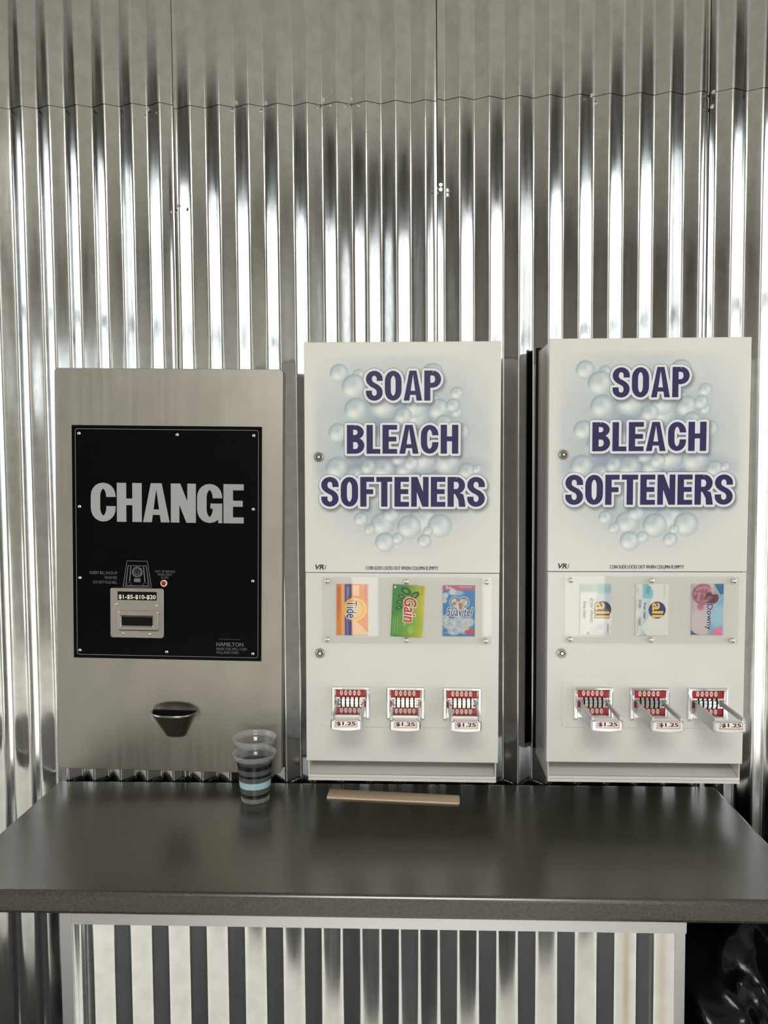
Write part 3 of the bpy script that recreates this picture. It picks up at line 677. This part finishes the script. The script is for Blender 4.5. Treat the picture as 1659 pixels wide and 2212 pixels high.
def coin_slide(P, cu, root):
    B = DF+1.2
    bm = bmesh.new()
    o_ = [(cu-40, 713.5), (cu+40, 713.5), (cu+40.5, 745), (cu+39, 780.5), (cu-39, 780.5), (cu-40.5, 745)]
    P.box(bm, cu-40, cu+40, 713.5, 719.5, B-0.5, B+10, 1.6, 3)
    for s_ in (-1, 1):
        a, c = (cu-40, cu-31.5) if s_ < 0 else (cu+31.5, cu+40)
        P.box(bm, a, c, 716, 780.5, B-0.5, B+10, 2.2, 3)
    P.box(bm, cu-33, cu+33, 716, 778, B-0.5, B+2.0)
    P.box(bm, cu-31, cu+31, 735.0, 739.5, B+1, B+8, 1.2, 3)
    P.box(bm, cu-22.5, cu+22.5, 739.0, 746, B+1, B+11, 1.0, 2)
    bz = tag(bm_obj('coin_slide', bm, M_CHROME, root), 'chrome coin slide')
    bm = bmesh.new(); P.box(bm, cu-31, cu+31, 719.8, 734.8, B+1.8, B+3.4)
    for s_ in (-1, 1): a = cu+s_*29.0; P.box(bm, a-2.2, a+2.2, 743.5, 757, B+1.8, B+3.4)
    bm_obj('red_label', bm, M_RED, bz)
    ik = Ink(P); ou = [cu-1.0+k*9.2 for k in (-2, -1, 0, 1, 2)]
    for u in ou:
        ik.disc(u, 727.0, 3.0, 5.6, B+3.6, 0); ik.text('25', u-1.9, u+1.9, 724.3, 729.5, B+3.7, 1, 0.03)
    ik.build('coin_marks', [M_LABEL, M_INKDARK], bz)
    bm = bmesh.new()
    for u in ou:
        P.box(bm, u-1.4, u+1.4, 733.5, 740, B+7, B+9.0); P.box(bm, u-1.4, u+1.4, 738.5, 745.6, B+10, B+12.2, 0.4, 1)
    bm_obj('slot_fins', bm, M_BLACK, bz)
    FR = 295.0
    bm = bmesh.new(); P.box(bm, cu-26, cu+28, 745.6, 747.2, B+1, FR-6); bm_obj('tray_floor', bm, M_CHROME, bz)
    bm = bmesh.new()
    for s_ in (-1, 1):
        a, c = (cu-28.5, cu-24.5) if s_ < 0 else (cu+25.5, cu+29.5)
        P.box(bm, a, c, 740.5, 769, B+1, FR-6, 0.8, 2)
    P.box(bm, cu-24.5, cu+25.5, 767, 769, B+1, FR-6)
    bm_obj('slide_rails', bm, M_SATIN, bz)
    # front plate: curved foot, raised pad for the price label
    bm = bmesh.new(); x0, x1 = cu-29.6, cu+30.2
    prof = [(x0, 746.5), (x0+5, 745.8)]+[(x0+8, 744.6), (x1-8, 744.6)]+[(x1-5, 745.8), (x1, 746.5)]
    prof += [(x1-(x1-x0)*t, 764.8+3.2*math.sin(math.pi*t)) for t in np.linspace(0, 1, 14)]
    P.slab(bm, prof, FR-8, FR, bev=2.4)
    P.slab(bm, rrect(cu-22, cu+23.5, 744.9, 760.6, 2.0), FR-1, FR+2.4, bev=0.8)
    bm_obj('front_plate', bm, M_CHROME, bz)
    ik = Ink(P); a = rrect(cu-20.2, cu+22.0, 746.4, 758.8, 1.2); ik.poly(a, FR+2.55, 0); ik.poly(rrect(cu-19.2, cu+21.0, 747.4, 757.8, 0.8), FR+2.65, 1)
    for q in (0.0, 0.35, 0.7): ik.text('$1.25', cu-17.9+q, cu+18.8+q, 748.4, 756.9, FR+2.75+q/10, 2, 0.02)
    ik.build('price_label', [M_RED, M_LABEL, M_INKDARK], bz)

def copy_tree(o, parent=None):
    c = o.copy(); COL.objects.link(c)
    if parent is not None: c.parent = parent; c.matrix_parent_inverse = o.matrix_parent_inverse.copy()
    for k in [q for q in bpy.data.objects if q.parent == o and q != c]: copy_tree(k, c)
    return c
v1 = make_vendor()
tag(v1, 'white soap vending cabinet beside the steel change machine, orange and green packets in its window', 'vending machine', 'soap vending cabinets')
def place(o, tl, r):
    c, s_ = math.cos(r), math.sin(r); x, z = VW/2000, -VB/1000
    o.location = (tl[0]+x*c-z*s_, 0, tl[1]+x*s_+z*c); o.rotation_euler = (0, -r, 0)
v2 = copy_tree(v1)
place(v1, (-0.2248, 1.8916), -0.0063); place(v2, (0.2758, 1.8926), -0.0038)
v2['label'] = 'white soap vending cabinet over the right end of the counter, pale packets in its window'

# ------------------------------------------------------------------ sample packets behind the windows
def packet(root, u0, u1, v0, v1, paint, ink, label, tilt=0.0):
    """A thin printed pouch standing behind the clear window of a vending cabinet."""
    cu, cv = (u0+u1)/2, (v0+v1)/2; hu, hv = (u1-u0)/2, (v1-v0)/2
    lp = Matrix.Rotation(root.rotation_euler[1], 4, 'Y')
    off = lp @ Vector(((cu-VW/2)/1000, 0, (VB-v1)/1000))
    o = empty('laundry_packet', Vector(root.location)+off, 0.0); o.rotation_euler = (0, root.rotation_euler[1]+tilt, 0)
    Pp = Panel(o, u1-u0, v1-v0)
    W_, H_ = u1-u0, v1-v0
    pc = Pic(0, W_, 0, H_, 0.55, (240, 240, 236)); paint(pc, W_, H_)
    f = lambda U, V_: DF+1.6+1.8*np.clip(np.minimum(np.minimum(U, W_-U)/(W_*0.3), np.minimum(V_, H_-V_)/(H_*0.2)), 0, 1)**0.6
    ik = Ink(Pp); fine = Fine(Pp); mats = ink(ik, fine, W_, H_, DF+3.7)
    for (mi, u, a, c, w_) in fine.rects: pc.put(pc.rect(u, u+w_, a, c, 0.4)*0.85, INKS[mats[mi].name])
    grid_print('pouch', Pp, 0, W_, 0, H_, pc.img, f, M_PACK, o, back=DF+0.3)
    ik.build('printed_name', mats, o); [q.build('small_lettering', mats, o) for q in fine.parts]
    tag(o, label, 'packet', 'sample packets behind the clear windows'); return o
class Fine:
    """Small print: every text is a part of its own; ruled lines of print are kept for the picture itself."""
    def __init__(s, P): s.P = P; s.parts = []; s.rects = []
    def text(s, *a): q = Ink(s.P); q.text(*a); s.parts.append(q)
def outlined(ik, body, u0, u1, v0, v1, d, mi_in, mi_out, r, bold=0.02, rot=0, shear=0.0):
    """Text with a contour: the same text drawn fatter behind it."""
    V, Fc = font_mesh(body, bold, shear); lo, hi = V.min(0), V.max(0)
    def mapq(T): return [((u0+(u1-u0)*t[1]) if rot == 90 else (u0+(u1-u0)*t[0]), (v0+(v1-v0)*t[0]) if rot == 90 else (v1-(v1-v0)*t[1])) for t in T]
    q = mapq((V-lo)/(hi-lo))
    q2 = [[q[i] for i in f] for f in Fc]
    V2, F2 = union([hull([(x+r*math.cos(a), y+r*math.sin(a)) for x, y in t for a in np.linspace(0, 2*math.pi, 9)[:-1]]) for t in q2])
    ik.tris(V2, F2, d, mi_out); ik.tris(q, Fc, d+0.25, mi_in)
INKS = {}
def mflip(c, name): INKS[name] = c; return mat(name, rgb(*c), 0.4)
K_NAVY = mflip((44, 44, 112), 'packet_navy'); K_WHITE = mflip((238, 236, 230), 'packet_white'); K_RED = mflip((200, 38, 44), 'packet_red'); K_GOLD = mflip((236, 196, 92), 'packet_gold')
K_GREY = mflip((110, 112, 126), 'packet_grey'); K_BLUE = mflip((70, 140, 180), 'packet_blue'); K_BROWN = mflip((110, 62, 34), 'packet_brown'); K_TEAL = mflip((120, 172, 176), 'packet_teal'); K_PINK = mflip((206, 96, 116), 'packet_pink')
def lines(fine, d, mi, rows): fine.rects += [(mi,)+r for r in rows]

def p_orange(p, W, H):
    p.img[:] = np.array((226, 133, 58))/255
    p.put(p.rect(W*.16, W*.27, 0, H, 1), (236, 170, 112)); p.put(p.rect(W*.27, W*.48, 0, H, 1.5), (66, 68, 140)); p.put(p.rect(W*.31, W*.40, 0, H, 4)*.5, (150, 150, 190))
    p.put(p.poly([(W*.56, H*.42), (W*.64, H*.72), (W, H*.96), (W, H), (W*.52, H), (W*.5, H*.7)])*.75, (240, 206, 172))
    p.put(p.rect(W*.52, W*.72, H*.02, H*.22, 1)*.75, (240, 214, 190)); 
    p.put(p.ell(W*.585, H*.49, W*.37, W*.37, 1), (240, 190, 60)); p.put(p.ell(W*.585, H*.49, W*.30, W*.30, 1), (226, 150, 62)); p.put(p.ell(W*.585, H*.49, W*.27, W*.27, 1)*.7, (240, 200, 90))
def i_orange(ik, fine, W, H, d):
    outlined(ik, 'Tide', W*.32, W*.66, H*.32, H*.66, d, 0, 1, 1.5, 0.012, 90)
    lines(fine, d, 2, [(W*.05, H*.03, H*.7, .7), (W*.085, H*.03, H*.5, .9), (W*.13, H*.03, H*.55, .6), (W*.90, H*.03, H*.3, .8), (W*.945, H*.03, H*.3, .7)]); lines(fine, d, 1, [(W*.36, H*.06, H*.26, .6), (W*.40, H*.06, H*.22, .6)])
    return [K_NAVY, K_WHITE, K_BROWN]
def p_green(p, W, H):
    t = np.clip((p.U/W-.25)/.75+.12*(p.V/H-.5), 0, 1)[..., None]
    p.img = (1-t)*np.array((62, 138, 58))/255+t*np.array((212, 196, 52))/255
    p.put(p.ell(W*.5, H*.75, W*.5, H*.25, 20)*.5, (120, 176, 50))
    for (u, v, a, l) in ((.42, .12, .5, .17), (.70, .19, -.6, .15), (.28, .23, .2, .11), (.24, .33, -.2, .11), (.22, .44, -.5, .10), (.36, .3, .8, .1)):
        p.put(p.ell(W*u, H*v, W*l, W*l*.62, 1, a), (24, 74, 40)); p.put(p.ell(W*u, H*v, W*l*.55, W*l*.3, 1, a), (96, 160, 60))
    p.put(p.ell(W*.62, H*.86, W*.1, W*.12, 3)*.6, (170, 205, 120))
def i_green(ik, fine, W, H, d):
    outlined(ik, 'Gain', W*.37, W*.77, H*.24, H*.71, d, 0, 1, 1.6, 0.018, 90, 0.15); fine.text('Original', W*.38, W*.46, H*.58, H*.78, d, 1, 0, .3, 90)
    lines(fine, d, 1, [(W*.06, H*.62, H*.97, .5), (W*.12, H*.62, H*.95, .5), (W*.20, H*.6, H*.95, .5)]); fine.text('1', W*.05, W*.1, H*.03, H*.07, d, 1, 0, 0, 90); lines(fine, d, 2, [(W*.90, H*.02, H*.2, .6), (W*.94, H*.02, H*.16, .5)])
    return [K_RED, K_WHITE, K_BROWN]
def p_blue(p, W, H):
    p.img[:] = np.array((70, 132, 186))/255
    n = p.noise(7, 2); p.put(p.rect(0, W, 0, H*.10, 1)*.85, (206, 100, 120)); p.put(p.ell(W*.4, H*.15, W*.25, H*.05, 2)*.8, (180, 196, 222))
    for (u, v, r) in ((.08, .2, .09), (.05, .3, .08), (.3, .12, .1)): p.put(p.ell(W*u, H*v, W*r, W*r, 1)*.8, (226, 222, 206))
    hm = np.maximum(np.maximum(p.ell(W*.38, H*.33, W*.19, W*.19, 1), p.ell(W*.64, H*.33, W*.19, W*.19, 1)), p.poly([(W*.22, H*.38), (W*.80, H*.38), (W*.51, H*.60)]))
    p.put(p.blur(hm, 4), (150, 205, 226)); hs = np.maximum(np.maximum(p.ell(W*.38, H*.33, W*.15, W*.15, 1), p.ell(W*.64, H*.33, W*.15, W*.15, 1)), p.poly([(W*.27, H*.38), (W*.75, H*.38), (W*.51, H*.53)]))
    p.put(p.blur(hs, 1), (60, 66, 96)); hq = np.maximum(np.maximum(p.ell(W*.38, H*.33, W*.13, W*.13, 1), p.ell(W*.64, H*.33, W*.13, W*.13, 1)), p.poly([(W*.29, H*.38), (W*.73, H*.38), (W*.51, H*.51)]))
    p.put(hq, (214, 204, 198)); p.put(hq*np.clip(n*2-.7, 0, 1), (156, 112, 100))
    for k, (u, v, r) in enumerate(((.2, .75, .22), (.5, .7, .2), (.78, .72, .2), (.35, .88, .2), (.65, .86, .18), (.05, .65, .14))): p.put(p.ell(W*u, H*v, W*r, W*r*.8, 3)*(.55+.5*p.noise(4, k)), (206, 206, 206))
    p.put(p.ell(W*.68, H*.80, W*.12, W*.1, 2)*.7, (196, 196, 168)); p.put(p.ell(W*.88, H*.91, W*.2, W*.07, 1), (206, 72, 92))
def i_blue(ik, fine, W, H, d):
    fine.text('2x', W*.08, W*.28, H*.01, H*.07, d, 1, 0.02); outlined(ik, 'Suavitel', W*.12, W*.93, H*.43, H*.60, d, 0, 1, 1.3, 0.008, 0, 0.2)
    lines(fine, d, 1, [(W*.03, H*.93, H*.935, W*.28), (W*.5, H*.03, H*.04, W*.4)]); return [K_NAVY, K_WHITE]
def p_pale(p, W, H):
    n = p.noise(9, 7); p.img[:] = np.array((230, 230, 224))/255
    p.put(p.rect(0, W, 0, H*.16, 5)*.8, (176, 198, 192)); p.put(p.rect(W*.55, W, 0, H*.2, 6)*.6, (150, 182, 192)); p.put(p.ell(W*.8, H*.3, W*.3, H*.12, 8)*.5, (170, 184, 200)); p.put(p.ell(W*.75, H*.88, W*.35, H*.1, 8)*.5*n, (150, 176, 200))
    p.put(p.rect(0, .6, 0, H, .4)*.6, (150, 150, 150)); p.put(p.ell(W*.72, H*.5, W*.27, W*.27, .8), (54, 56, 88)); p.put(p.ell(W*.78, H*.56, W*.15, W*.16, 3)*.5, (128, 130, 170))
def i_pale(ik, fine, W, H, d):
    outlined(ik, 'all', W*.46, W*.92, H*.36, H*.66, d, 0, 1, 1.0, 0.02, 90); fine.text('dryer sheets', W*.28, W*.44, H*.27, H*.76, d, 2, 0, .3, 90); fine.text('free clear', W*.10, W*.2, H*.34, H*.68, d, 2, 0, .2, 90)
    lines(fine, d, 3, [(W*(.06+.05*k), H*.02, H*(.12+.01*(k % 3)), .6) for k in range(6)]+[(W*(.72+.04*k), H*.02, H*.17, .5) for k in range(6)]); fine.text('Dryer', W*.86, W*.9, H*.78, H*.97, d, 1, .02, 0, 90); fine.text('2', W*.23, W*.31, H*.93, H*.985, d, 2, 0, 0, 90)
    return [K_GOLD, K_NAVY, K_GREY, K_TEAL]
def p_wave(p, W, H):
    p.img[:] = np.array((224, 225, 220))/255
    e = W*(.40+.12*np.sin(p.V/H*6.0-.2)+.06*np.sin(p.V/H*13)); t = np.clip((p.V/H-.35)*1.5, .25, 1)
    p.put(((p.U < e) & (p.U > W*.06+0*p.V)).astype(float)*t*np.clip((p.U-W*.1)/(W*.3), 0, 1), (110, 176, 204)); p.put((p.U < e*1.0).astype(float)*p.rect(W*.22, W*.6, 0, H*.28, 2)*.9, (128, 192, 204))
    p.put(p.rect(0, .6, 0, H, .4)*.6, (150, 150, 150)); p.put(p.ell(W*.66, H*.5, W*.26, W*.26, .8), (48, 50, 112))
def i_wave(ik, fine, W, H, d):
    ik.text('all', W*.50, W*.84, H*.36, H*.64, d, 0, .025, 0, 90); fine.text('free clear', W*.25, W*.33, H*.36, H*.68, d, 1, .01, 0, 90)
    fine.text('STAIN', W*.10, W*.17, H*.30, H*.46, d, 2, .02, 0, 90); fine.text('CLEAN', W*.10, W*.17, H*.64, H*.80, d, 2, .02, 0, 90)
    lines(fine, d, 2, [(W*.03, H*.04, H*.16, .6), (W*.075, H*.05, H*.2, .6), (W*.03, H*.3, H*.5, .6), (W*.03, H*.64, H*.95, .6), (W*.075, H*.68, H*.95, .6), (W*.85, H*.02, H*.26, .5), (W*.89, H*.02, H*.24, .5)]); fine.text('Baby', W*.30, W*.45, H*.03, H*.2, d, 3, .02, .2, 90)
    return [K_GOLD, K_NAVY, K_BLUE, K_TEAL]
def p_mauve(p, W, H):
    n = p.noise(4, 12)*.6+p.noise(9, 21)*.4; p.img[:] = np.array((196, 178, 182))/255
    p.put(p.poly([(W*.68, 0), (W, 0), (W, H), (W*.55, H), (W*.45, H*.72), (W*.6, H*.5), (W*.9, H*.3)]), (126, 178, 204)); p.put(p.rect(W*.7, W, 0, H*.2, 2), (52, 110, 160)); p.put(p.ell(W*.8, H*.62, W*.25, H*.22, 8)*.6, (176, 208, 218))
    p.put(p.ell(W*.36, H*.2, W*.34, H*.2, 3), (150, 92, 108)); p.put(p.ell(W*.62, H*.27, W*.22, H*.12, 3), (96, 62, 72)); p.put(p.ell(W*.36, H*.2, W*.3, H*.17, 4)*np.clip(n*2-.6, 0, 1), (208, 150, 164)); p.put(p.ell(W*.28, H*.44, W*.1, H*.09, 3)*.8, (176, 110, 120)); p.put(p.poly([(W*.55, 0), (W*.7, 0), (W*.88, H*.2), (W*.62, H*.2)])*.7, (208, 196, 186))
    p.put(p.ell(W*.3, H*.75, W*.3, H*.25, 6)*.5, (216, 206, 208)); p.put(p.poly([(0, H*.9), (W*.16, H*.98), (W*.3, H), (0, H)]), (52, 110, 160))
    for (u, v) in ((.78, .93), (.88, .88), (.72, .97), (.9, .96)): p.put(p.ell(W*u, H*v, W*.09, W*.09, 1.5), (222, 128, 160))
def i_mauve(ik, fine, W, H, d):
    outlined(ik, 'Downy', W*.42, W*.66, H*.39, H*.90, d, 0, 1, 0.7, 0.02, 90); lines(fine, d, 2, [(W*.04, H*.05, H*.47, .6), (W*.075, H*.05, H*.2, .5)]); return [K_NAVY, K_WHITE, K_GREY]
packet(v1, 65, 131, 498.5, 606, p_orange, i_orange, 'orange packet with a yellow ring and blue stripe in the window beside the change machine')
packet(v1, 178, 244.5, 499.5, 609, p_green, i_green, 'green and yellow packet with red writing behind clear window, second from the change machine', 0.045)
packet(v1, 286.5, 353, 500, 606.5, p_blue, i_blue, 'sky blue packet with a heart and white flowers behind clear window')
packet(v2, 66.5, 131, 500, 606, p_pale, i_pale, 'off-white packet with grey handwriting and round navy badge, first in the right cabinet')
packet(v2, 179, 246, 500, 607, p_wave, i_wave, 'white packet with a blue wave beside a round navy badge behind clear window')
packet(v2, 292.5, 357.5, 499.5, 605, p_mauve, i_mauve, 'mauve and blue packet with a pink flower in its corner behind clear window')
# ------------------------------------------------------------------ things on the counter
def lathe(bm, prof, seg=56, mi=None):
    R = [[bm.verts.new((r*math.cos(2*math.pi*i/seg), r*math.sin(2*math.pi*i/seg), z)) for i in range(seg)] for r, z in prof]
    for k, (a, c) in enumerate(zip(R, R[1:])):
        for i in range(seg):
            f = bm.faces.new((a[i], a[(i+1) % seg], c[(i+1) % seg], c[i])); f.smooth = True
            if mi: f.material_index = mi[k]
    return R
def make_cup(loc, label, printed):
    root = tag(empty('plastic_cup', loc), label, 'cup', 'nested clear cups')
    H = 0.107      # straight body, then a wide flared lip band
    rr = lambda z: 0.0305+0.095*z if z <= 0.0845 else 0.0385+min(1.0, (z-0.0845)/0.006)*0.0045+(z-0.0845)*0.06
    bm = bmesh.new(); prof = [(rr(0.0)-0.003, 0.0015), (rr(0)-0.0005, 0.0008), (rr(0.002), 0.003)]
    prof += [(rr(z), z) for z in (0.012, 0.014, 0.02, 0.04, 0.055, 0.066, 0.07, 0.082, 0.0845)]+[(rr(0.09)+0.0012, 0.09), (rr(0.094)+0.0012, 0.094)]
    R = lathe(bm, prof); bm.faces.new(R[0][::-1]); bm_obj('cup_wall', bm, M_CUP, root)
    bm = bmesh.new(); lathe(bm, [(rr(0)-.004, .0004), (rr(0)+.0004, .0003), (rr(.003)+.0006, .003), (rr(.011)+.0004, .011)]); bm_obj('foot', bm, M_CUPRIM, root)
    bm = bmesh.new(); lathe(bm, [(rr(.094)+.0012, .094), (rr(.095)+.003, .0955), (rr(.1)+.0032, .104), (rr(.1)+.0042, .1062), (rr(.1)+.0036, H), (rr(.1)+.0018, .106), (rr(.1)+.0012, .097)])
    bm_obj('rim', bm, M_CUPRIM, root)
    if printed:  # blue print band, with the cups' dark and grey refraction painted around it
        for nm, z0, z1, m in (('dark_band', .0145, .0205, M_BANDDARK), ('grey_band', .0205, .033, M_BANDGREY), ('blue_band', .033, .0475, M_BANDBLUE), ('grey_band', .0475, .058, M_BANDGREY), ('dark_band', .058, .064, M_BANDDARK), ('grey_band', .064, .075, M_BANDGREY), ('dark_band', .075, .0845, M_BANDDARK)):
            bm = bmesh.new(); lathe(bm, [(rr(z0)+.0004, z0), (rr(z1)+.0004, z1)]); bm_obj(nm, bm, m, root)
    return root
CP = (-0.3557, -0.094)
make_cup((CP[0], CP[1], ZC), 'lower clear plastic cup with pale blue and dark bands standing on the counter', True)
make_cup((CP[0], CP[1], ZC+0.0345), 'upper clear plastic cup nested inside the banded cup', False)
A, B_, C_, D_ = [Vector((x, y, 0)) for x, y in ((-0.1955, -0.0455), (0.098, -0.0746), (0.0955, -0.1137), (-0.197, -0.0885))]
cen = (A+B_+C_+D_)/4
def rc(p, q, n, rad): return None
bm = bmesh.new(); ol = []
e1 = (B_-A).normalized(); e2 = (C_-B_).normalized()
ol = [D_, A, B_-e1*0.006]+[B_-e1*0.006+e2*0.006+Vector((e1*math.sin(t)-e2*math.cos(t))*0.006) for t in np.linspace(0.3, 1.57, 4)]+[C_-e1*0.006-e2*0.006+Vector((e1*math.cos(t)+e2*math.sin(t))*0.006) for t in np.linspace(0, 1.57, 5)]
T = [bm.verts.new((p.x-cen.x, p.y-cen.y, 0.0042)) for p in ol]; Bt = [bm.verts.new((p.x-cen.x, p.y-cen.y, 0.0002)) for p in ol]
bm.faces.new(T[::-1]); bm.faces.new(Bt)
for i in range(len(ol)): bm.faces.new((T[i], T[(i+1) % len(ol)], Bt[(i+1) % len(ol)], Bt[i]))
bmesh.ops.recalc_face_normals(bm, faces=bm.faces[:])
o = tag(bm_obj('wooden_stick', bm, M_WOOD), 'flat pale wooden stir stick lying on the counter under the middle cabinet', 'stick'); o.location = (cen.x, cen.y, ZC)

# ------------------------------------------------------------------ black bag under the overhang
from mathutils import noise as mn
bm = bmesh.new(); bmesh.ops.create_icosphere(bm, subdivisions=6, radius=1.0)
bc = Vector((0.81, -0.26, 0.42))
for v in bm.verts:
    p = v.co.copy()
    q = Vector((p.x*0.335, p.y*0.225, p.z*0.425))
    ac = p.x*0.8+p.z*0.6; al = p.x*0.6-p.z*0.8; rid = 0      # folds run down towards the right
    for (sc_, am) in ((2.2, 0.05), (6.0, 0.028), (13.0, 0.012), (26.0, 0.004)):
        n_v = mn.noise(Vector((ac*sc_, p.y*sc_*0.45, al*sc_*0.16))+Vector((sc_, 1.7, 5)))
        rid += (0.3-abs(n_v))*am*1.6
    v.co = q+p*rid
    v.co.x = max(v.co.x, 0.474-bc.x); v.co.y = min(v.co.y, -0.012-bc.y)
    v.co.z = max(v.co.z, -bc.z+0.002); v.co.z = min(v.co.z, ZC-CT-0.006-bc.z)
for f in bm.faces: f.smooth = True
o = tag(bm_obj('garbage_bag', bm, M_BAG), 'shiny crumpled black plastic bag on the floor under the counter overhang', 'bag'); o.location = bc
